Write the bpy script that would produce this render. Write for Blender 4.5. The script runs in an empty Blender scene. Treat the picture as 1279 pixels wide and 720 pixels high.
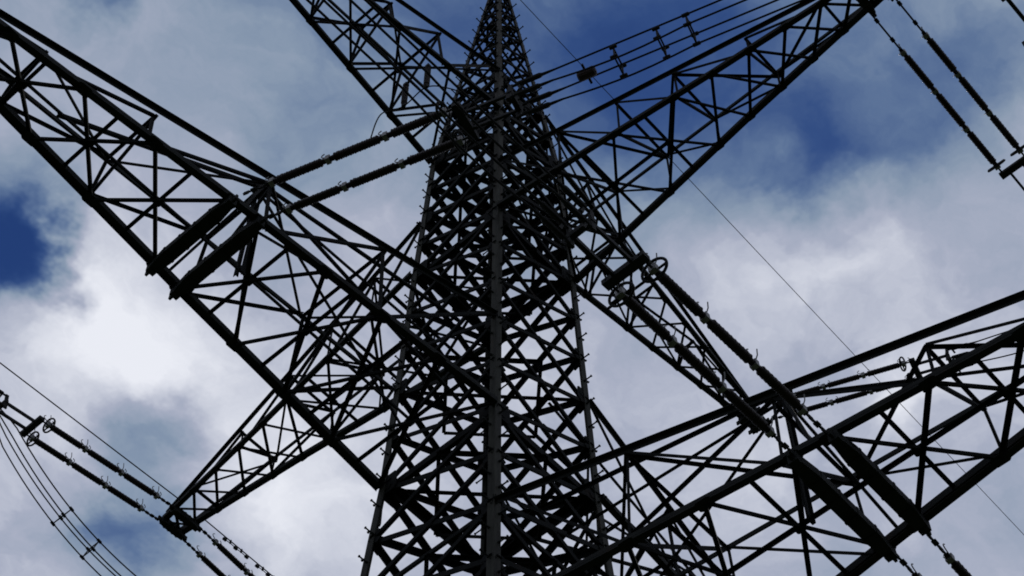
import bpy, math, random
from mathutils import Vector, Matrix

random.seed(7)
C = bpy.context.scene.collection
scene = bpy.context.scene
R = math.radians
PI = math.pi

# ------------------------------------------------------------------ camera
cam_data = bpy.data.cameras.new('camera')
cam = bpy.data.objects.new('camera', cam_data)
C.objects.link(cam)
cam_data.sensor_width = 36.0
cam_data.lens = 2303.9 / 1279.0 * 36.0
cam_data.clip_start = 0.1
cam_data.clip_end = 6000.0
EYE = 1.6
right = Vector((0.66852, -0.74370, 0.00120))
up = Vector((-0.63310, -0.56825, 0.52562))
fwd = Vector((0.39022, 0.35214, 0.85072))
m = Matrix((right, up, -fwd)).transposed().to_4x4()
m.translation = Vector((-17.036, -15.964, EYE))
cam.matrix_world = m
scene.camera = cam

# ------------------------------------------------------------------ sky
SUN = Vector((0.567, 0.221, 0.793)).normalized()
SUN_EL = math.asin(SUN.z)
SUN_ROT = math.atan2(SUN.x, SUN.y)
world = bpy.data.worlds.new('World')
scene.world = world
world.use_nodes = True
nt = world.node_tree
for n in list(nt.nodes):
    nt.nodes.remove(n)


def nd(tree, kind, **kw):
    n = tree.nodes.new(kind)
    for k, v in kw.items():
        setattr(n, k, v)
    return n


def mth(op, a, b=None, c=None):
    n = nd(nt, 'ShaderNodeMath', operation=op)
    for i, v in enumerate((a, b, c)):
        if v is None:
            continue
        if isinstance(v, (int, float)):
            n.inputs[i].default_value = v
        else:
            nt.links.new(v, n.inputs[i])
    return n.outputs[0]


def vmth(op, a, b=None, scale=None):
    n = nd(nt, 'ShaderNodeVectorMath', operation=op)
    for i, v in enumerate((a, b)):
        if v is None:
            continue
        if isinstance(v, tuple):
            n.inputs[i].default_value = v
        else:
            nt.links.new(v, n.inputs[i])
    if scale is not None:
        n.inputs['Scale'].default_value = scale
    return n


def noise(vec, scale, detail=6.0, rough=0.55, lac=2.0):
    n = nd(nt, 'ShaderNodeTexNoise')
    n.inputs['Scale'].default_value = scale
    n.inputs['Detail'].default_value = detail
    n.inputs['Roughness'].default_value = rough
    n.inputs['Lacunarity'].default_value = lac
    nt.links.new(vec, n.inputs['Vector'])
    return n


tc = nd(nt, 'ShaderNodeTexCoord')
sep = nd(nt, 'ShaderNodeSeparateXYZ')
nt.links.new(tc.outputs['Generated'], sep.inputs[0])
zc = mth('MAXIMUM', sep.outputs['Z'], 0.06)
comb = nd(nt, 'ShaderNodeCombineXYZ')
nt.links.new(mth('DIVIDE', sep.outputs['X'], zc), comb.inputs[0])
nt.links.new(mth('DIVIDE', sep.outputs['Y'], zc), comb.inputs[1])
plane = comb.outputs[0]                       # the cloud deck, seen from below
warp = noise(plane, 9.0, 5.0, 0.6)
wv = vmth('SUBTRACT', warp.outputs['Color'], (0.5, 0.5, 0.5))
wv = vmth('SCALE', wv.outputs[0], scale=0.13)
flat = vmth('MULTIPLY', wv.outputs[0], (1.0, 1.0, 0.0))
deck = vmth('ADD', plane, flat.outputs[0]).outputs[0]
# banks of thick cloud (+) and openings of clear sky (-) in the cloud deck
BANKS = [(0.227, 0.630, 0.034, -0.85), (0.258, 0.645, 0.026, -0.30), (0.190, 0.590, 0.034, -0.12),
         (0.51, 0.223, 0.032, -0.22), (0.435, 0.215, 0.115, -0.26), (0.352, 0.268, 0.130, -0.30),
         (0.275, 0.305, 0.070, -0.10), (0.541, 0.144, 0.075, -0.14), (0.301, 0.626, 0.058, 0.21),
         (0.339, 0.588, 0.075, 0.09), (0.267, 0.645, 0.030, 0.12), (0.407, 0.602, 0.066, 0.08),
         (0.385, 0.665, 0.034, -0.26), (0.421, 0.733, 0.045, -0.30), (0.344, 0.731, 0.055, 0.03),
         (0.153, 0.465, 0.024, -0.26), (0.618, 0.192, 0.09, 0.08), (0.566, 0.377, 0.064, 0.06),
         (0.633, 0.252, 0.036, -0.05), (0.701, 0.289, 0.030, 0.20), (0.37, 0.434, 0.054, 0.10),
         (0.521, 0.627, 0.058, 0.12), (0.556, 0.302, 0.04, 0.13), (0.592, 0.273, 0.03, 0.06), (0.815, 0.289, 0.09, -0.09), (0.225, 0.425, 0.11, -0.19), (0.68, 0.25, 0.05, 0.05), (0.525, 0.09, 0.08, -0.17)]
dens = 0.765
for cx, cy, r, w in BANKS:
    d = vmth('DISTANCE', deck, (cx, cy, 0.0)).outputs['Value']
    q = mth('DIVIDE', d, r)
    g = mth('POWER', 2.718, mth('MULTIPLY', mth('MULTIPLY', q, q), -1.0))
    dens = mth('MULTIPLY_ADD', g, w, dens)
big = noise(deck, 7.0, 9.0, 0.54)
dens = mth('ADD', dens, mth('MULTIPLY', mth('SUBTRACT', big.outputs['Fac'], 0.5), 0.50))
mot = noise(deck, 15.0, 7.0, 0.58)
dens = mth('ADD', dens, mth('MULTIPLY', mth('SUBTRACT', mot.outputs['Fac'], 0.5), 0.26))
fine = noise(deck, 34.0, 6.0, 0.6)
dens = mth('ADD', dens, mth('MULTIPLY', mth('SUBTRACT', fine.outputs['Fac'], 0.5), 0.06))
hz = nd(nt, 'ShaderNodeMapRange', interpolation_type='SMOOTHSTEP')
hz.inputs['From Min'].default_value = 0.05
hz.inputs['From Max'].default_value = 0.30
nt.links.new(sep.outputs['Z'], hz.inputs['Value'])
dens = mth('ADD', 0.72, mth('MULTIPLY', mth('SUBTRACT', dens, 0.72), hz.outputs[0]))
ramp = nd(nt, 'ShaderNodeValToRGB')
ramp.color_ramp.interpolation = 'LINEAR'
els = ramp.color_ramp.elements
stops = [(0.0, (.014, .046, .165)), (0.26, (.050, .105, .262)), (0.46, (.13, .20, .34)), (0.60, (.245, .315, .425)),
         (0.75, (.395, .43, .545)), (1.0, (.82, .84, .91))]
els[0].position, els[0].color = stops[0][0], stops[0][1] + (1,)
els[1].position, els[1].color = stops[-1][0], stops[-1][1] + (1,)
for p, c in stops[1:-1]:
    e = els.new(p)
    e.color = c + (1,)
nt.links.new(dens, ramp.inputs[0])
cover = nd(nt, 'ShaderNodeMapRange', interpolation_type='SMOOTHSTEP')
cover.inputs['From Min'].default_value = 0.0
cover.inputs['From Max'].default_value = 0.62
nt.links.new(dens, cover.inputs['Value'])
sky = nd(nt, 'ShaderNodeTexSky', sky_type='NISHITA')
sky.sun_disc = False
sky.sun_elevation = SUN_EL
sky.sun_rotation = SUN_ROT
sky.altitude = 300
sky.air_density = 1.0
sky.dust_density = 0.1
sky.ozone_density = 3.0
SKY_STRENGTH = 0.05
cloud = vmth('SCALE', ramp.outputs['Color'], scale=1.0 / SKY_STRENGTH)
mix = nd(nt, 'ShaderNodeMix', data_type='RGBA')
nt.links.new(cover.outputs[0], mix.inputs['Factor'])
clear = vmth('MULTIPLY', sky.outputs[0], (0.30, 0.50, 0.95))
nt.links.new(clear.outputs[0], mix.inputs[6])
nt.links.new(cloud.outputs[0], mix.inputs[7])
bg = nd(nt, 'ShaderNodeBackground')
bg.inputs['Strength'].default_value = SKY_STRENGTH
nt.links.new(mix.outputs[2], bg.inputs['Color'])
out = nd(nt, 'ShaderNodeOutputWorld')
nt.links.new(bg.outputs[0], out.inputs['Surface'])

# ------------------------------------------------------------------ sun (behind thin cloud, beyond the tower)
sd = bpy.data.lights.new('sun', 'SUN')
sd.energy = 0.8
sd.angle = R(10)
sd.color = (1.0, 0.95, 0.88)
so = bpy.data.objects.new('sun', sd)
C.objects.link(so)
so.rotation_euler = SUN.to_track_quat('Z', 'Y').to_euler()

vs = scene.view_settings
vs.view_transform = 'Standard'
vs.look = 'None'
vs.exposure = 0.0
vs.gamma = 1.0
vs.use_curve_mapping = False
scene.cycles.filter_width = 1.8


# ------------------------------------------------------------------ materials
def material(name, col, rough=0.6, metal=0.0, var=0.35, scale=3.0, rust=None, spec=0.5):
    mt = bpy.data.materials.new(name)
    mt.use_nodes = True
    t = mt.node_tree
    b = t.nodes['Principled BSDF']
    b.inputs['Roughness'].default_value = rough
    b.inputs['Metallic'].default_value = metal
    b.inputs['Specular IOR Level'].default_value = spec
    co = t.nodes.new('ShaderNodeTexCoord')
    nz = t.nodes.new('ShaderNodeTexNoise')
    nz.inputs['Scale'].default_value = scale
    nz.inputs['Detail'].default_value = 8
    nz.inputs['Roughness'].default_value = 0.65
    t.links.new(co.outputs['Object'], nz.inputs['Vector'])
    rp = t.nodes.new('ShaderNodeValToRGB')
    e = rp.color_ramp.elements
    lo = tuple(c * (1 - var) for c in col)
    hi = tuple(min(1, c * (1 + var)) for c in col)
    e[0].position, e[0].color = 0.3, lo + (1,)
    e[1].position, e[1].color = 0.7, hi + (1,)
    t.links.new(nz.outputs['Fac'], rp.inputs[0])
    last = rp.outputs[0]
    if rust:
        n2 = t.nodes.new('ShaderNodeTexNoise')
        n2.inputs['Scale'].default_value = 1.3
        n2.inputs['Detail'].default_value = 10
        n2.inputs['Roughness'].default_value = 0.7
        t.links.new(co.outputs['Object'], n2.inputs['Vector'])
        mr = t.nodes.new('ShaderNodeMapRange')
        mr.inputs['From Min'].default_value = 0.56
        mr.inputs['From Max'].default_value = 0.72
        t.links.new(n2.outputs['Fac'], mr.inputs['Value'])
        mx = t.nodes.new('ShaderNodeMix')
        mx.data_type = 'RGBA'
        t.links.new(mr.outputs[0], mx.inputs['Factor'])
        t.links.new(last, mx.inputs[6])
        mx.inputs[7].default_value = rust + (1,)
        last = mx.outputs[2]
    t.links.new(last, b.inputs['Base Color'])
    bp = t.nodes.new('ShaderNodeBump')
    bp.inputs['Strength'].default_value = 0.15
    bp.inputs['Distance'].default_value = 0.01
    t.links.new(nz.outputs['Fac'], bp.inputs['Height'])
    t.links.new(bp.outputs[0], b.inputs['Normal'])
    return mt


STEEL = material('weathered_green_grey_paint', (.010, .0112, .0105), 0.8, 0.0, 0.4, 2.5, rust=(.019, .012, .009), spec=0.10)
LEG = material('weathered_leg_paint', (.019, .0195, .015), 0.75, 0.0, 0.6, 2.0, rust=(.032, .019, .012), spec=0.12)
t = LEG.node_tree
mp = t.nodes.new('ShaderNodeMapping')
mp.inputs['Scale'].default_value = (5.0, 5.0, 0.35)
tcn = [n for n in t.nodes if n.type == 'TEX_COORD'][0]
for n in [n for n in t.nodes if n.type == 'TEX_NOISE']:
    t.links.new(mp.outputs[0], n.inputs['Vector'])
t.links.new(tcn.outputs['Object'], mp.inputs['Vector'])
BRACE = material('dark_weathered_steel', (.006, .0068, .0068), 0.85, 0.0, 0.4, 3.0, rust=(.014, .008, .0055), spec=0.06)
PORCELAIN = material('brown_glazed_porcelain', (.010, .006, .005), 0.5, 0.0, 0.2, 6.0, spec=0.12)
FITTING = material('dull_galvanised_fitting', (.012, .0125, .013), 0.7, 0.1, 0.3, 9.0, spec=0.1)
HORN = material('zinc_arcing_horn', (.12, .12, .12), 0.5, 0.4, 0.2, 9.0)
CABLE = material('weathered_aluminium_cable', (.012, .012, .013), 0.7, 0.1, 0.25, 20.0, spec=0.1)
RED = material('faded_red_paint', (.014, .0045, .004), 0.85, 0.0, 0.3, 5.0)
CONCRETE = material('rough_concrete', (.30, .29, .27), 0.9, 0.0, 0.2, 4.0)
GRASS = material('rough_meadow', (.050, .068, .026), 0.95, 0.0, 0.5, 0.6)


# ------------------------------------------------------------------ mesh helpers
class MB:
    def __init__(self):
        self.v, self.f = [], []

    def add(self, vs, fs):
        n = len(self.v)
        self.v += [tuple(p) for p in vs]
        self.f += [tuple(i + n for i in f) for f in fs]

    def bar(self, A, B, w, h, n):
        """rectangular bar; w across, h along the normal n"""
        A, B, n = Vector(A), Vector(B), Vector(n)
        d = (B - A).normalized()
        s = d.cross(n).normalized()
        n = s.cross(d).normalized()
        vs = []
        for P in (A, B):
            for a, b in ((-1, -1), (1, -1), (1, 1), (-1, 1)):
                vs.append(P + s * (a * w / 2) + n * (b * h / 2))
        self.add(vs, [(3, 2, 1, 0), (4, 5, 6, 7), (0, 1, 5, 4), (1, 2, 6, 5), (2, 3, 7, 6), (3, 0, 4, 7)])

    def angle(self, A, B, w, n, t=None, flip=False, off=0.0):
        """L-section steel angle: one flange lies in the face (normal n), the other stands inwards"""
        A, B, n = Vector(A), Vector(B), Vector(n)
        t = t or max(0.010, w * 0.11)
        d = (B - A).normalized()
        s = d.cross(n).normalized()
        n = s.cross(d).normalized()
        if flip:
            s = -s
        prof = [(-w / 2, 0), (w / 2, 0), (w / 2, -t), (-w / 2 + t, -t), (-w / 2 + t, -w), (-w / 2, -w)]
        vs = [P + s * a + n * (b + off) for P in (A, B) for a, b in prof]
        k = 6
        self.add(vs, [tuple(range(k))[::-1], tuple(range(k, 2 * k))] +
                 [(i, (i + 1) % k, (i + 1) % k + k, i + k) for i in range(k)])

    def corner(self, A, B, w, e1, e2, t):
        """heavy leg angle whose outer corner runs A-B and whose flanges run along e1 and e2"""
        A, B, e1, e2 = Vector(A), Vector(B), Vector(e1), Vector(e2)
        prof = [(0, 0), (w, 0), (w, t), (t, t), (t, w), (0, w)]
        vs = [P + e1 * a + e2 * b for P in (A, B) for a, b in prof]
        k = 6
        self.add(vs, [tuple(range(k))[::-1], tuple(range(k, 2 * k))] +
                 [(i, (i + 1) % k, (i + 1) % k + k, i + k) for i in range(k)])

    def plate(self, P, n, d, a, b, t=0.014, off=0.0):
        P, n, d = Vector(P), Vector(n).normalized(), Vector(d)
        d = (d - n * d.dot(n)).normalized()
        s = n.cross(d)
        P = P + n * off
        c = 0.28
        prof = [(-a, -b * (1 - c)), (-a * (1 - c), -b), (a * (1 - c), -b), (a, -b * (1 - c)), (a, b * (1 - c)), (a * (1 - c), b), (-a * (1 - c), b), (-a, b * (1 - c))]
        vs = [P + d * (x / 2) + s * (y / 2) + n * z for z in (-t / 2, t / 2) for x, y in prof]
        k = 8
        self.add(vs, [tuple(range(k))[::-1], tuple(range(k, 2 * k))] +
                 [(i, (i + 1) % k, (i + 1) % k + k, i + k) for i in range(k)])

    def tube(self, pts, r, seg=8, closed=False):
        pts = [Vector(p) for p in pts]
        n = len(pts)
        rings = []
        prev = None
        for i, p in enumerate(pts):
            if closed:
                d = pts[(i + 1) % n] - pts[i - 1]
            else:
                d = pts[min(i + 1, n - 1)] - pts[max(i - 1, 0)]
            d.normalize()
            if prev is None:
                a = Vector((0, 0, 1)) if abs(d.z) < 0.9 else Vector((1, 0, 0))
                prev = (a - d * a.dot(d)).normalized()
            else:
                prev = (prev - d * prev.dot(d)).normalized()
            q = d.cross(prev)
            rr = r[i] if isinstance(r, (list, tuple)) else r
            rings.append([p + (prev * math.cos(2 * PI * k / seg) + q * math.sin(2 * PI * k / seg)) * rr for k in range(seg)])
        vs = [p for ring in rings for p in ring]
        fs = []
        for i in range(n if closed else n - 1):
            j = (i + 1) % n
            for k in range(seg):
                fs.append((i * seg + k, i * seg + (k + 1) % seg, j * seg + (k + 1) % seg, j * seg + k))
        if not closed:
            fs.append(tuple(range(seg))[::-1])
            fs.append(tuple((n - 1) * seg + k for k in range(seg)))
        self.add(vs, fs)

    def build(self, name, mat, parent=None, smooth=False, loc=None):
        me = bpy.data.meshes.new(name)
        org = Vector(loc) if loc is not None else Vector((0, 0, 0))
        me.from_pydata([Vector(p) - org for p in self.v], [], self.f)
        me.materials.append(mat)
        if smooth:
            for p in me.polygons:
                p.use_smooth = True
        me.update()
        o = bpy.data.objects.new(name, me)
        C.objects.link(o)
        if loc is not None:
            o.location = loc
        if parent:
            o.parent = parent
        return o


def tag(o, label=None, cat=None, group=None, kind=None):
    if label:
        o['label'] = label
    if cat:
        o['category'] = cat
    if group:
        o['group'] = group
    if kind:
        o['kind'] = kind
    return o


def thing(name, label, cat, loc=(0, 0, 0), group=None):
    o = bpy.data.objects.new(name, None)
    o.empty_display_size = 0.2
    C.objects.link(o)
    o.location = loc
    return tag(o, label, cat, group)


# ------------------------------------------------------------------ ground
g = MB()
N = 40
for i in range(N + 1):
    for j in range(N + 1):
        x, y = (i / N - .5) * 4000, (j / N - .5) * 4000
        g.v.append((x, y, 0.0))
for i in range(N):
    for j in range(N):
        a = i * (N + 1) + j
        g.f.append((a, a + N + 1, a + N + 2, a + 1))
tag(g.build('ground', GRASS), 'rough green meadow round the tower feet', None, None, 'structure')

# ------------------------------------------------------------------ the lattice tower
U = 1.6                                        # metres per design unit


def W(u, v, h):
    return Vector((u * U, -v * U, h * U + EYE))


def VEC(u, v, h=0.0):
    return Vector((u, -v, h))


H0, H1, H2, H3 = 14.424, 18.6325, 23.901, 27.51
T0, T1, T2, T3 = 2.12, 2.179, 1.605, 2.023
APEX = 35.75
BASE = -1.0
PROFILE = [(BASE, 1.86), (H0, 1.209), (H1, 1.0), (H2, 0.878), (H3, 0.775), (APEX, 0.07)]


def S(h):
    for (a, sa), (b, sb) in zip(PROFILE[:-1], PROFILE[1:]):
        if h <= b:
            return sa + (sb - sa) * (h - a) / (b - a)
    return PROFILE[-1][1]


tower = thing('transmission_tower', 'tall dark lattice steel pylon with crossarms on four sides under a cloudy sky', 'electricity pylon', (0, 0, 0))
CORNERS = [(-1, 1), (-1, -1), (1, -1), (1, 1)]
JOINTS = [H0, H0 + T0, H1, H1 + T1, H2, H2 + T2, H3, H3 + T3]


def leg_width(h):
    if h < H1:
        return 0.178
    if h < H3 + T3:
        return 0.165
    return 0.115


legs = []
for cu, cv in CORNERS:
    mb = MB()
    e1, e2 = VEC(-cu, 0), VEC(0, -cv)
    cuts = [BASE, H0, H1, H2, H3, H3 + T3, APEX]
    for a, b in zip(cuts[:-1], cuts[1:]):
        w = leg_width((a + b) / 2)
        mb.corner(W(cu * S(a), cv * S(a), a), W(cu * S(b), cv * S(b), b), w, e1, e2, 0.026)
        # splice cover plates with bolt heads on both flanges
        if a > BASE:
            P = W(cu * S(a), cv * S(a), a - 0.45)
            mb.plate(P + e1 * w * .5, VEC(0, cv), (0, 0, 1), 0.75, w * .86, 0.016, 0.013)
            mb.plate(P + e2 * w * .5, VEC(cu, 0), (0, 0, 1), 0.75, w * .86, 0.016, 0.013)
    lg = mb.build('leg', LEG, tower)
    legs.append(lg)
    for h in JOINTS:
        k = 0.50 if h in (H0, H1, H2, H3) else 0.38
        P = W(cu * S(h), cv * S(h), h)
        gp = MB()
        gp.plate(P + e1 * (k * .46), VEC(0, cv), (0, 0, 1), k * 1.15, k * .95, 0.016, -0.034)
        gp.plate(P + e2 * (k * .46), VEC(cu, 0), (0, 0, 1), k * 1.15, k * .95, 0.016, -0.034)
        gp.build('gusset_plate', BRACE, lg)
    fb = MB()
    P = W(cu * S(BASE), cv * S(BASE), BASE)
    fb.tube([P + Vector((0, 0, -1.0)), P + Vector((0, 0, 0.35)), P + Vector((0, 0, 0.42))], [0.62, 0.55, 0.46], 20)
    fb.build('foundation_block', CONCRETE, tower)

# climbing step bolts, alternating on the two flanges of each leg
rest = MB()
count = 0
for ci, (cu, cv) in enumerate(CORNERS):
    h = 2.0
    k = 0
    while h < APEX - 1.5:
        P = W(cu * S(h), cv * S(h), h)
        e1, e2 = VEC(-cu, 0), VEC(0, -cv)
        if k % 2:
            A, d = P + e1 * 0.12, VEC(0, cv)
        else:
            A, d = P + e2 * 0.12, VEC(cu, 0)
        pts = [A - d * 0.03, A + d * 0.035, A + d * 0.04, A + d * 0.20, A + d * 0.202, A + d * 0.225]
        rr = [0.028, 0.028, 0.017, 0.017, 0.028, 0.028]
        shown = (ci in (1, 3) and 13.0 < h < 31.0) or (ci == 0 and 15 < h < 20.0)
        if shown and count < 100:
            b = MB()
            b.tube(pts, rr, 6)
            b.build('step_bolt', STEEL, legs[ci])
            count += 1
        else:
            rest.tube(pts, rr, 6)
        h += 0.27
        k += 1
tag(rest.build('step_bolts', STEEL, tower), None, None, None, 'stuff')


# faces: (corner a, corner b, outward normal)
FACES = [((-1, -1), (-1, 1), VEC(-1, 0)), ((-1, 1), (1, 1), VEC(0, 1)), ((1, 1), (1, -1), VEC(1, 0)), ((1, -1), (-1, -1), VEC(0, -1))]
BAYS = []


def split(a, b, n):
    for q in range(n):
        BAYS.append(a + (b - a) * q / n)


split(BASE, 9.8, 6)
split(9.8, H0, 4)
split(H0, H1, 4)
split(H1, H2, 5)
split(H2, H3, 4)
split(H3, H3 + T3, 2)
BAYS += [H3 + T3, 30.35, 31.15, 31.9, 32.6, 33.2, 33.75, 34.25, 34.7, 35.1, 35.5]


def fp(ca, cb, f, h):
    s = S(h)
    return W((ca[0] + (cb[0] - ca[0]) * f) * s, (ca[1] + (cb[1] - ca[1]) * f) * s, h)


def lerp(a, b, t):
    return a + (b - a) * t


for ca, cb, n in FACES:
    for a, b in zip(BAYS[:-1], BAYS[1:]):
        mb = MB()
        big = b <= H3 + T3 + .05
        w = 0.125 if b <= H1 + .1 else ((0.108 if b <= H2 + .1 else 0.136) if big else 0.075)
        A0, B0, A1, B1 = fp(ca, cb, 0, a), fp(ca, cb, 1, a), fp(ca, cb, 0, b), fp(ca, cb, 1, b)
        mb.angle(A0, B1, w, n, off=-0.040)
        mb.angle(B0, A1, w, n, flip=True, off=-0.068)
        if big:
            X = lerp(A0, B1, S(a) / (S(a) + S(b)))
            mb.plate(X, n, (0, 0, 1), 0.19, 0.17, 0.012, -0.054)
            for P, Q in ((A0, B1), (B0, A1)):
                d = (Q - P).normalized()
                for e in (P, Q):
                    m0 = e + (d if e == P else -d) * .24
                    mb.plate(m0, n, d, 0.20, w * 1.15, 0.010, -0.022)
        level = any(abs(b - q) < .02 for q in JOINTS)
        if level:
            lw = 0.19 if any(abs(b - q) < .02 for q in (H0, H1, H2, H3)) else 0.11
            mb.angle(A1, B1, lw, n, off=-0.11)
            if lw > .2:
                mb.angle(fp(ca, cb, 0, b - .17), fp(ca, cb, 1, b - .17), 0.10, n, off=-0.11, flip=True)
        mb.build('lattice_panel', BRACE, tower)

# horizontal frames inside the body
for h in (9.8, H0, H0 + T0, H1, H1 + T1, H2, H2 + T2, H3, H3 + T3, 32.9):
    s = S(h) * 0.95
    z = VEC(0, 0, 1)
    mb = MB()
    w = 0.12 if h < H3 + 1 else 0.08
    mb.angle(W(-s, -s, h), W(s, s, h), w * .5, z, off=-0.02)
    mb.angle(W(-s, s, h), W(s, -s, h), w, z, off=-0.06, flip=True)
    q = [W(0, s, h), W(s, 0, h), W(0, -s, h), W(-s, 0, h)]
    for i in range(4):
        mb.angle(q[i], q[(i + 1) % 4], 0.085, z, off=-0.09)
    mb.build('horizontal_frame', BRACE, tower)

# peak: cap and the clamp that holds the earth wire
mb = MB()
P = W(0, 0, APEX)
mb.bar(P + Vector((0, 0, -.06)), P + Vector((0, 0, .22)), 0.30, 0.30, (1, 0, 0))
mb.bar(P + Vector((-.35, 0, .1)), P + Vector((.35, 0, .1)), 0.08, 0.12, (0, 0, 1))
mb.build('peak_cap', STEEL, tower)


# ------------------------------------------------------------------ crossarms
def crossarm(axis, sgn, h, T, w, e, d, tip, nodes, frames, beams, lower):
    st = S(h + T)
    sb = S(h)

    def pt(x, y, z):
        q = [0, 0]
        q[axis] = sgn * x
        q[1 - axis] = y
        return W(q[0], q[1], z)

    def dirv(x, y, z=0):
        q = [0, 0]
        q[axis] = sgn * x
        q[1 - axis] = y
        return VEC(q[0], q[1], z)

    def hw(x):
        a = max(0.0, x - sb)
        return sb - w * a + e * min(a, 3.77)

    def th(x):
        return h + max(0.10, T * (1 - d * (x - st)))

    def tw(x):
        return max(st - w * (x - st), hw(x) * .9 if x > tip - .5 else 0.05)

    def bot(x, s, dz=0.0):
        return pt(x, s * hw(x), h) + Vector((0, 0, dz))

    def top(x, s, dz=0.0):
        return pt(x, s * tw(x), th(x)) + Vector((0, 0, dz))

    Z = Vector((0, 0, 1))
    cw = 0.155 if lower else 0.135
    bw = 0.085 if lower else 0.07
    # own mesh: the bracing of the underside
    mb = MB()
    xs = [sb + .02] + nodes
    for i, (a, b) in enumerate(zip(xs[:-1], xs[1:])):
        if b - a < 0.45:
            continue
        wid = bw
        mb.angle(bot(a, -1), bot(b, 1), wid, Z, off=0.03, flip=sgn > 0)
        mb.angle(bot(a, 1), bot(b, -1), wid, Z, off=-0.012)
        if b - a > 0.8:
            mid = (a + b) / 2
            mb.angle(bot(mid, -1), bot(mid, 1), 0.065, Z, off=0.075)
            mb.plate(pt(mid, 0, h), Z, dirv(1, 0), 0.17, 0.17, 0.012, 0.012)
    cl = [x for x in xs if True]
    cends = [(a + b) / 2 for a, b in zip(xs[:-1], xs[1:]) if b - a > 0.8]
    if len(cends) > 1:
        mb.angle(pt(cends[0], 0, h), pt(cends[-1], 0, h), 0.07, Z, off=0.115)
    arm = mb.build('crossarm', BRACE, tower)
    # chords
    for s in (-1, 1):
        out = dirv(0, s)
        c = MB()
        kx = sb + 3.77
        for a, b in ((sb, kx), (kx, tip)):
            c.angle(bot(a, s), bot(b, s), cw, -Z, flip=(s * sgn > 0) ^ (axis == 1), off=0.0)
            c.angle(bot(a, s, .03), bot(b, s, .03), cw * .9, out, off=cw * .5)
        for x in nodes:
            k = (0.30, 0.22) if lower else (0.22, 0.17)
            c.plate(bot(x, s), Z, dirv(1, 0), k[0], k[1], 0.014, -0.022)
        c.build('bottom_chord', STEEL, arm)
        c = MB()
        c.angle(top(st, s), top(tip - .08, s), cw * .68, Z, off=0.0, flip=(s * sgn < 0) ^ (axis == 1))
        c.build('top_chord', STEEL, arm)
        # side lattice
        c = MB()
        fr = [sb] + frames
        for i, x in enumerate(frames):
            if th(x) - h > 0.2:
                c.angle(bot(x, s), top(x, s), 0.058, out, off=-0.05)
        for i, (a, b) in enumerate(zip(fr[:-1], fr[1:])):
            ta = top(max(a, st), s)
            c.angle(ta, bot(b, s), 0.062, out, off=-0.03)
        c.build('side_lattice', BRACE, arm)
    # top lattice
    c = MB()
    fr = [st] + frames
    for i, x in enumerate(frames):
        if th(x) - h > 0.12:
            c.angle(top(x, -1), top(x, 1), 0.065, Z, off=-0.05)
    for i, (a, b) in enumerate(zip(fr[:-1], fr[1:])):
        s = -1 if i % 2 else 1
        c.angle(top(a, s), top(b, -s), 0.06, Z, off=-0.08)
    for x in frames[:-1]:
        # sway frame across the arm
        c.angle(top(x, 1), bot(x, -1), 0.06, dirv(1, 0), off=0.0)
    c.build('top_lattice', BRACE, arm)
    # cross beams that carry the insulator strings
    for x in beams:
        c = MB()
        y = hw(x) + 0.05
        k = 0.25 if lower else 0.18
        bx, zz = dirv(1, 0), Z * (-.13)
        stn = [(-y, .62), (-y * .62, 1.06), (y * .62, 1.06), (y, .62)]
        vs = []
        for yy, f in stn:
            for a_, b_ in ((-1, -1), (1, -1), (1, 1), (-1, 1)):
                vs.append(pt(x, yy, h) + zz + bx * (a_ * k * f / 2) + Z * (b_ * .09))
        fs = [(3, 2, 1, 0), (12, 13, 14, 15)]
        for q_ in range(3):
            for w_ in range(4):
                fs.append((q_ * 4 + w_, q_ * 4 + (w_ + 1) % 4, q_ * 4 + 4 + (w_ + 1) % 4, q_ * 4 + 4 + w_))
        c.add(vs, fs)
        for yy in (-.55, -.18, .18, .55):
            c.bar(pt(x, yy * y, h) + zz - bx * (k * .56), pt(x, yy * y, h) + zz + bx * (k * .56), .05, .21, Z)
        for s in (-1, 1):
            P = pt(x, s * y, h) + Z * (-.13)
            c.bar(P - dirv(0, s) * .10, P + dirv(0, s) * .012, k * .72, 0.22, Z)
            c.bar(P + dirv(0, s) * .012, P + dirv(0, s) * .12, 0.05, 0.14, Z)
        c.build('cross_beam', STEEL, arm)
    if lower:
        # raised middle frame above the inner pair of beams
        c = MB()
        n = dirv(0, 1)
        tp = pt(4.4, 0, h + 2.17)
        for y in (-.045, .045):
            o = dirv(0, y) * U
            c.angle(pt(4.4, 0, h) + o, tp + o, 0.07, n, flip=y > 0)
        for y in (-.05, .05):
            o = dirv(0, y) * U
            c.angle(tp + o, pt(S(h + 2.8), y * 5, h + 2.75), 0.07, n, flip=y > 0)
            c.angle(tp + o, pt(S(h + .6) + .02, y * 9, h + 0.5), 0.065, n, flip=y > 0)
        c.angle(tp, pt(7.22, 0, h + .03), 0.075, n)
        c.angle(tp, bot(5.0, 1), 0.06, dirv(1, 0))
        c.angle(tp, bot(5.0, -1), 0.06, dirv(1, 0), flip=True)
        c.angle(lerp(tp, pt(4.4, 0, h), .5), bot(3.75, -1), 0.06, dirv(1, 0))
        c.angle(lerp(tp, pt(4.4, 0, h), .5), bot(3.75, 1), 0.06, dirv(1, 0))
        c.plate(tp, n, Z, 0.34, 0.34, 0.03)
        c.build('centre_frame', BRACE, arm)
    # tip box
    c = MB()
    a = tip - (.33 if not lower else .38)
    for s in (-1, 1):
        c.bar(bot(a, s, -.03), bot(tip + .05, s, -.03), 0.16, 0.10, Z)
    c.bar(bot(tip + .04, -1, .05), bot(tip + .04, 1, .05), 0.14, 0.22, Z)
    c.angle(bot(a, -1), bot(tip, 1), 0.07, Z, off=-0.05)
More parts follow.
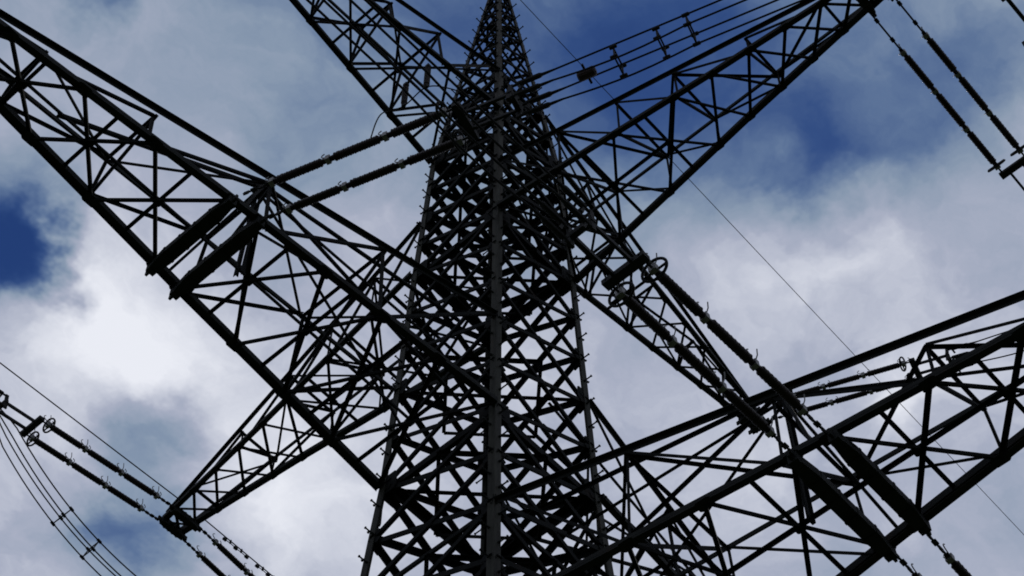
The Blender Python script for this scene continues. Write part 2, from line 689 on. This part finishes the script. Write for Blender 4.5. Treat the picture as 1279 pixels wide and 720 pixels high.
    c.angle(bot(a, 1), bot(tip, -1), 0.07, Z, off=-0.09)
    c.build('tip_frame', STEEL, arm)
    return arm


LOW_NODES = [1.95, 2.85, 3.75, 4.75, 5.15, 6.24, 7.22, 8.2, 9.12, 9.5]
LOW_FRAMES = [2.85, 4.62, 6.3, 7.75, 9.2]
UP_NODES = [1.86, 2.92, 3.95, 4.58, 5.2, 5.8, 6.38, 6.88, 7.2]
UP_FRAMES = [1.95, 3.0, 4.0, 5.2, 6.4]
for sgn in (1, -1):
    crossarm(1, sgn, H0, T0, .111, -.013, .1276, 9.5, LOW_NODES, LOW_FRAMES, [4.77, 5.22, 8.94, 9.32], True)
    crossarm(0, -sgn, H1, T1, .0958, .0135, .1186, 9.5, LOW_NODES, LOW_FRAMES, [4.75, 5.16, 9.12, 9.47], True)
    crossarm(1, sgn, H2, T2, .099, -.0176, .165, 7.2, UP_NODES, UP_FRAMES, [6.86, 7.17], False)
    crossarm(0, -sgn, H3, T3, .1063, .0038, .1686, 7.2, UP_NODES, UP_FRAMES, [6.86, 7.17], False)


# ------------------------------------------------------------------ insulator strings
def rod_mesh():
    b = MB()
    L = 1.12
    pts, rr = [], []

    def add(x, r):
        pts.append((x, 0, 0))
        rr.append(r)
    add(0, .05); add(.075, .055); add(.08, .035)
    n = 19
    for i in range(n):
        x = .10 + i * (L - .20) / n
        p = (L - .20) / n
        big = .086 if i % 2 == 0 else .081
        add(x, .072); add(x + p * .25, big); add(x + p * .6, big - .003); add(x + p * .9, .072)
    add(L - .08, .035); add(L - .075, .055); add(L, .05)
    b.tube(pts, rr, 12)
    return b


def horn_mesh():
    b = MB()
    # a pair of curled horns springing from the cap joint
    for s, lean in ((1, .10), (-1, -.10)):
        pts = [(0, 0, .03)]
        for k in range(9):
            a = k / 8 * PI * 1.15
            pts.append((lean * (k / 8) * 1.6 + s * .09 * math.sin(a), .02 * s, .06 + .14 * (k / 8) + .05 * (1 - math.cos(a)) / 2))
        b.tube(pts, .011, 6)
    b.tube([(0, .03, .05), (.02, .10, .13), (.05, .13, .22)], .010, 6)
    b.bar((-.045, 0, 0), (.045, 0, 0), .13, .13, (0, 0, 1))
    return b


def ring_mesh():
    b = MB()
    pts = []
    for k in range(28):
        a = 2 * PI * k / 28
        pts.append((.05 * math.sin(a), .22 * math.cos(a), .15 * math.sin(a)))
    b.tube(pts, .024, 8, closed=True)
    b.bar((-.02, -.22, 0), (-.02, .22, 0), .03, .03, (0, 0, 1))
    return b


def link_mesh(L):
    b = MB()
    b.tube([(0, 0, 0), (L, 0, 0)], .022, 8)
    k = int(L / .16)
    for i in range(k):
        x = .06 + i * L / k
        if i % 2:
            b.bar((x - .05, 0, 0), (x + .06, 0, 0), .085, .03, (0, 0, 1))
        else:
            b.bar((x - .05, 0, 0), (x + .06, 0, 0), .03, .085, (0, 0, 1))
    return b


SEP = 0.31
LINK = 0.66


def child(o, par, loc):
    c = o.copy()
    C.objects.link(c)
    c.parent = par
    c.location = loc
    return c


def make_string():
    root = thing('insulator_string', 'proto', 'insulator')
    x_ring = LINK + 3 * 1.19
    first = {}
    for s in (-1, 1):
        y = s * SEP
        if s == -1:
            first['link'] = link_mesh(LINK).build('link', FITTING, root)
            first['link'].location = (0, y, 0)
        else:
            child(first['link'], root, (0, y, 0))
        for k in range(3):
            x = LINK + k * 1.19
            if 'rod' not in first:
                first['rod'] = rod_mesh().build('insulator_rod', PORCELAIN, root, smooth=True)
                first['rod'].location = (x, y, 0)
            else:
                child(first['rod'], root, (x, y, 0))
        for k in range(4):
            x = LINK + k * 1.19 - .035
            if 'horn' not in first:
                first['horn'] = horn_mesh().build('arcing_horn', HORN, root)
                first['horn'].location = (x, y, 0)
            else:
                child(first['horn'], root, (x, y, 0))
        if 'ring' not in first:
            first['ring'] = ring_mesh().build('grading_ring', FITTING, root, smooth=True)
            first['ring'].location = (x_ring - .06, y, 0)
        else:
            child(first['ring'], root, (x_ring - .06, y, 0))
    y = MB()
    xr = x_ring
    for s in (-1, 1):
        y.tube([(xr - .02, s * SEP, 0), (xr + .30, s * SEP, 0)], .022, 8)
    y.bar((xr + .22, -SEP - .08, 0), (xr + .22, SEP + .08, 0), .16, .10, (0, 0, 1))
    y.bar((xr + .24, -.17, 0), (xr + 1.20, -.17, 0), .05, .08, (0, 0, 1))
    y.bar((xr + .24, .17, 0), (xr + 1.20, .17, 0), .05, .08, (0, 0, 1))
    y.bar((xr + 1.20, -.24, 0), (xr + 1.20, .24, 0), .10, .09, (0, 0, 1))
    for s in (-1, 1):
        y.bar((xr + 1.20, s * .2, -.24), (xr + 1.20, s * .2, .24), .09, .05, (0, 1, 0))
    y.build('yoke', FITTING, root)
    for a in (-1, 1):
        for b in (-1, 1):
            if 'clamp' not in first:
                c = MB()
                c.tube([(0, 0, 0), (.10, 0, 0), (.11, 0, 0), (.55, 0, 0), (.60, 0, 0), (.85, 0, 0)], [.028, .028, .052, .052, .032, .020], 8)
                c.bar((.12, 0, 0), (.20, 0, -.22), .05, .03, (0, 1, 0))
                first['clamp'] = c.build('tension_clamp', FITTING, root)
                first['clamp'].location = (xr + 1.22, a * .2, b * .2)
            else:
                child(first['clamp'], root, (xr + 1.22, a * .2, b * .2))
    root['x_end'] = xr + 1.22 + .85
    return root


PROTO = make_string()
X_END = PROTO['x_end']
del PROTO['x_end']
_used = [False]


def place_string(label, loc, heading, droop, extra=0.0):
    """heading is the unit (u, v) direction of the line; droop in radians below the horizontal"""
    if not _used[0]:
        r = PROTO
        _used[0] = True
    else:
        r = PROTO.copy()
        C.objects.link(r)
        for ch in PROTO.children:
            c = ch.copy()
            C.objects.link(c)
            c.parent = r
    r['label'] = label
    r['group'] = 'double insulator strings at the crossarms'
    d = VEC(heading[0], heading[1])
    dd = Vector((d.x * math.cos(droop), d.y * math.cos(droop), -math.sin(droop)))
    if extra:
        ext = link_mesh(extra)
        for s in (-1, 1):
            b = ext.build('extension_link', FITTING, r)
            b.location = (-extra, s * SEP, 0)
        loc = loc + dd * extra
    r.location = loc
    r.rotation_euler = (0, droop, math.atan2(d.y, d.x))
    return Matrix.Translation(loc) @ Matrix.Rotation(math.atan2(d.y, d.x), 4, 'Z') @ Matrix.Rotation(droop, 4, 'Y')


AZB = R(15.5)                                   # the second line leaves at a slight angle
DB = (math.sin(AZB), math.cos(AZB))
LOWB = Vector((0, 0, -.13))
S_B_LOW = place_string('long insulator pair running from the big left crossarm across to the tower body',
                       W(-4.95, .80, H1) + LOWB, DB, R(5.5))
S_B_UP = place_string('slim insulator pair between the lower right arm chords, pointing to the right edge',
                      W(7.03, .34, H3) + LOWB, DB, R(9))
S_A_IN = place_string('thick insulator pair rising up left from the lower right crossarm over a slender arm',
                      W(-.84, 5.0, H0) + LOWB, (-1, 0), R(4))
place_string('insulator pair at the bottom edge, hanging off the beam ends of the lower right crossarm',
             W(.82, 5.0, H0) + LOWB, (1, 0), R(7))
S_A_OUT = place_string('insulator string showing only its end in the upper right corner',
                       W(-.30, 9.13, H0) + LOWB, (-1, 0), R(5))
S_A_NEAR = place_string('insulator pair against open blue sky, sloping right from the upper right arm tip',
                        W(.24, 7.02, H2) + LOWB, (1, 0), R(7.5), 0.62)
S_A_FARL = place_string('insulator pair running up left from the lower left arm tip, above curved jumpers',
                        W(-.27, -7.02, H2) + LOWB, (-1, 0), R(8))
S_A_FARR = place_string('insulator pair running down right from the lower left arm tip to the bottom',
                        W(.27, -7.02, H2) + LOWB, (1, 0), R(8))


# ------------------------------------------------------------------ conductors
def wire(name, pts, r, label, cat, group=None):
    b = MB()
    loc = Vector(pts[0])
    b.tube(pts, r, 8)
    o = b.build(name, CABLE, None, smooth=True, loc=loc)
    return tag(o, label, cat, group)


ORDER_A = {(-1, 1): 'uppermost', (-1, -1): 'second from the top', (1, 1): 'third from the top', (1, -1): 'lowest'}
ORDER_B = {(1, 1): 'uppermost', (1, -1): 'second from the top', (-1, 1): 'third from the top', (-1, -1): 'lowest'}


def bundle(M, heading, slope, length, where, group, n=90, order=None):
    d = VEC(heading[0], heading[1]).normalized()
    names = order or ORDER_A
    lines = {}
    for a in (-1, 1):
        for b in (-1, 1):
            P = M @ Vector((X_END - .02, a * .2, b * .2))
            pts = []
            for i in range(n + 1):
                s = length * (i / n) ** 2.6
                z = -.16 * (b < 0) * max(0, math.sin(s * 1.25)) * (s < 7.5) - math.tan(slope) * s + math.tan(slope) * s * s / (length * 1.1)
                pts.append(P + d * s + Vector((0, 0, z)))
            lines[(a, b)] = pts
            wire('conductor_wire', pts, .019, where % names[(a, b)] if '%' in where else where, 'power line', group)
    return lines


def spacer(P, d, label, group, k=.2):
    """four-armed spacer that keeps a bundle of four wires apart"""
    d = Vector(d).normalized()
    s = d.cross(Vector((0, 0, 1))).normalized()
    z = s.cross(d)
    o = thing('bundle_spacer', label, 'spacer', P, group)
    c = MB()
    q = [s * k + z * k, -s * k + z * k, -s * k - z * k, s * k - z * k]
    for i in range(4):
        c.tube([q[i] * .9, q[(i + 1) % 4] * .9], .016, 8)
    c.build('spacer_frame', FITTING, o)
    first = None
    for i in range(4):
        if first is None:
            c = MB()
            c.tube([d * -.07, d * -.06, d * .06, d * .07], [.025, .038, .038, .025], 8)
            first = c.build('wire_clamp', FITTING, o)
            first.location = q[i]
        else:
            child(first, o, q[i])
    return o


GB = 'four-wire conductor bundle at the upper right of the tower'
LB = bundle(S_B_LOW, DB, R(4.0), 320, 'conductor wire leaving the tower to the upper right, %s of four', GB)
GC = 'four-wire conductor bundle at the right edge'
LC = bundle(S_B_UP, DB, R(5.0), 320, 'thin wire at the right edge by the slim insulators, %s of four', GC)
GD = 'four-wire conductor bundle crossing in front of the upper tower'
LD = bundle(S_A_IN, (-1, 0), R(4.0), 320, 'conductor wire across the upper tower from thick insulators, %s of four', GD, order=ORDER_B)
GE = 'four-wire conductor bundle past the upper right corner'
LE = bundle(S_A_OUT, (-1, 0), R(4.0), 320, 'conductor wire running on past the fitting in the upper right corner', GE)
GF = 'four-wire conductor bundle leaving at the left edge'
LF = bundle(S_A_FARL, (-1, 0), R(5.0), 320, 'conductor wire running out at the left edge beyond the insulator rings', GF)


def mid(lines, dist, d):
    P0 = [l[0] for l in lines.values()]
    acc = Vector((0, 0, 0))
    for l in lines.values():
        for p, q in zip(l[:-1], l[1:]):
            if (q - l[0]).length >= dist:
                t = (dist - (p - l[0]).length) / max(1e-6, (q - p).length)
                acc += p + (q - p) * t
                break
    return acc / 4


dB = VEC(*DB)
for k, (dist, lab) in enumerate(((1.15, 'four-armed spacer on the upper right wire bundle, nearest the tower'),
                                 (1.95, 'four-armed spacer on the upper right wire bundle, middle one of three'),
                                 (2.5, 'four-armed spacer on the upper right wire bundle, farthest from the tower'))):
    spacer(mid(LB, dist, dB), dB, lab, 'spacers on the upper right bundle')
# the reddish weight on the same bundle
P = mid(LB, .55, dB)
wt = thing('bundle_weight', 'small dark reddish block clamped on the wire bundle just right of the tower top', 'line weight', P)
c = MB()
c.tube([dB * -.17, dB * -.14, dB * .14, dB * .17], [.06, .095, .095, .06], 14)
c.build('weight_body', RED, wt)
c = MB()
s = dB.cross(Vector((0, 0, 1))).normalized()
c.bar(-s * .20, s * .20, .04, .04, (0, 0, 1))
c.build('weight_clamp', FITTING, wt)

# jumper loop below the lower left arm tip: four wires from clamp to clamp
GJ = 'jumper loop of four wires at the lower left'
PA = S_A_FARL @ Vector((X_END - .62, 0, -.1))
PB = S_A_FARR @ Vector((X_END - .62, 0, -.1))
names = {k: 'curved jumper wire at the lower left, %s of four' % v for k, v in ORDER_A.items()}
JW = {}
for a in (-1, 1):
    for b in (-1, 1):
        pts = []
        for i in range(49):
            t = i / 48
            x = t * 2 - 1
            sag = 2.45 * (1 - abs(x) ** 2.3)
            P = PA.lerp(PB, t) - Vector((0, 0, sag))
            kk = min(1, (1 - abs(x)) * 9) * .75 + .25
            P += Vector((0, a * .20 * kk, 0)) + Vector((0, 0, b * .20 * kk))
            pts.append(P)
        JW[(a, b)] = pts
        wire('jumper_wire', pts, .018, names[(a, b)], 'power line', GJ)
for i, lab in ((11, 'spacer on the curved jumper wires, the upper left one of two'), (15, 'spacer on the curved jumper wires, the lower right one of two')):
    P = sum((JW[k][i] for k in JW), Vector()) / 4
    d = JW[(1, 1)][i + 1] - JW[(1, 1)][i - 1]
    spacer(P, d, lab, 'spacers on the jumper loop')

# cable strung along the far arm tip
tipc = W(-.22, -6.72, H2) + Vector((0, 0, .05))
pts = [tipc + VEC(-1, 0) * s + Vector((0, 0, -.035 * s + .0001 * s * s)) for s in [300 * (i / 50) ** 2 for i in range(51)]]
wire('shield_cable', pts, .017, 'straight thin cable running up left from the lower left arm tip', 'cable')
tipd = W(.22, -6.72, H2) + Vector((0, 0, .05))
pts2 = [tipd + VEC(1, 0) * s + Vector((0, 0, -.035 * s + .0001 * s * s)) for s in [300 * (i / 50) ** 2 for i in range(51)]]
wire('shield_cable', pts2, .017, 'cable with curly dampers running down right from the lower left arm tip', 'cable')
k = 0
for s, lab in ((1.05, 'first'), (1.45, 'second'), (2.25, 'third'), (2.65, 'fourth')):
    P = tipd + VEC(1, 0) * s + Vector((0, 0, -.035 * s))
    o = thing('vibration_damper', 'small curly vibration damper on the bottom left cable, %s one from the arm tip' % lab, 'damper', P, 'dampers on the bottom left cable')
    c = MB()
    c.tube([Vector((-.20, 0, -.10)), Vector((-.1, 0, -.09)), Vector((0, 0, -.08)), Vector((.1, 0, -.09)), Vector((.2, 0, -.10))], .012, 6)
    c.bar((0, 0, -.09), (0, 0, .03), .05, .04, (1, 0, 0))
    c.build('damper_arm', FITTING, o)
    first = None
    for sx in (-.2, .2):
        if first is None:
            c = MB()
            c.tube([(-.06, 0, 0), (-.05, 0, 0), (.05, 0, 0), (.06, 0, 0)], [.03, .045, .045, .03], 8)
            first = c.build('damper_weight', FITTING, o)
            first.location = (sx, 0, -.10)
        else:
            child(first, o, (sx, 0, -.10))

# earth wire from the peak
E0 = W(0, 0, APEX) + Vector((.3, 0, .1))
pts = [E0 + VEC(1, 0) * s + Vector((0, 0, -.04 * s + .00012 * s * s)) for s in [330 * (i / 60) ** 2 for i in range(61)]]
wire('earth_wire', pts, .013, 'single thin earth wire slanting from the tower peak down to the right edge', 'cable')

# jumper held by two post insulators under the upper left arm
pi = None
for v, lab in ((.41, 'short hanging insulator under the top left crossarm, the right one of two'),
               (-.09, 'short hanging insulator under the top left crossarm, the left one of two')):
    P = W(-2.1, v, H3) + Vector((0, 0, -.06))
    if pi is None:
        pi = thing('jumper_insulator', lab, 'insulator', P, 'short insulators holding the jumper')
        r = rod_mesh().build('insulator_rod', PORCELAIN, pi, smooth=True)
        r.rotation_euler = (0, PI / 2, 0)
        c = MB()
        c.bar((0, 0, -1.20), (0, 0, -1.08), .10, .08, (1, 0, 0))
        c.build('wire_clamp', FITTING, pi)
        c = MB()
        c.bar((0, 0, .0), (0, 0, .12), .12, .12, (1, 0, 0))
        c.build('top_bracket', FITTING, pi)
    else:
        q = pi.copy()
        C.objects.link(q)
        q.location = P
        q['label'] = lab
        for ch in pi.children:
            d = ch.copy()
            C.objects.link(d)
            d.parent = q
JA = S_B_LOW @ Vector((X_END - .7, 0, -.15))
J1 = W(-2.1, .41, H3) + Vector((0, 0, -1.24))
J2 = W(-2.1, -.09, H3) + Vector((0, 0, -1.24))
J3 = W(-1.0, -1.5, H2 + 1.0)


def curve(ctrl, n=12):
    pts = []
    P = [ctrl[0]] + ctrl + [ctrl[-1]]
    for i in range(1, len(P) - 2):
        p0, p1, p2, p3 = P[i - 1], P[i], P[i + 1], P[i + 2]
        for k in range(n):
            t = k / n
            pts.append(.5 * ((2 * p1) + (p2 - p0) * t + (2 * p0 - 5 * p1 + 4 * p2 - p3) * t * t + (3 * p1 - p0 - 3 * p2 + p3) * t ** 3))
    pts.append(ctrl[-1])
    return pts


wire('jumper_wire', curve([J1 + VEC(.9, .9, -.5), J1 + VEC(.4, .45, -.08), J1, J2, J2 + VEC(-.3, -.5, -.25), J2 + VEC(-.2, -.9, -.9)]), .018,
     'short curved jumper wire held by two hanging insulators under the top crossarm', 'power line')
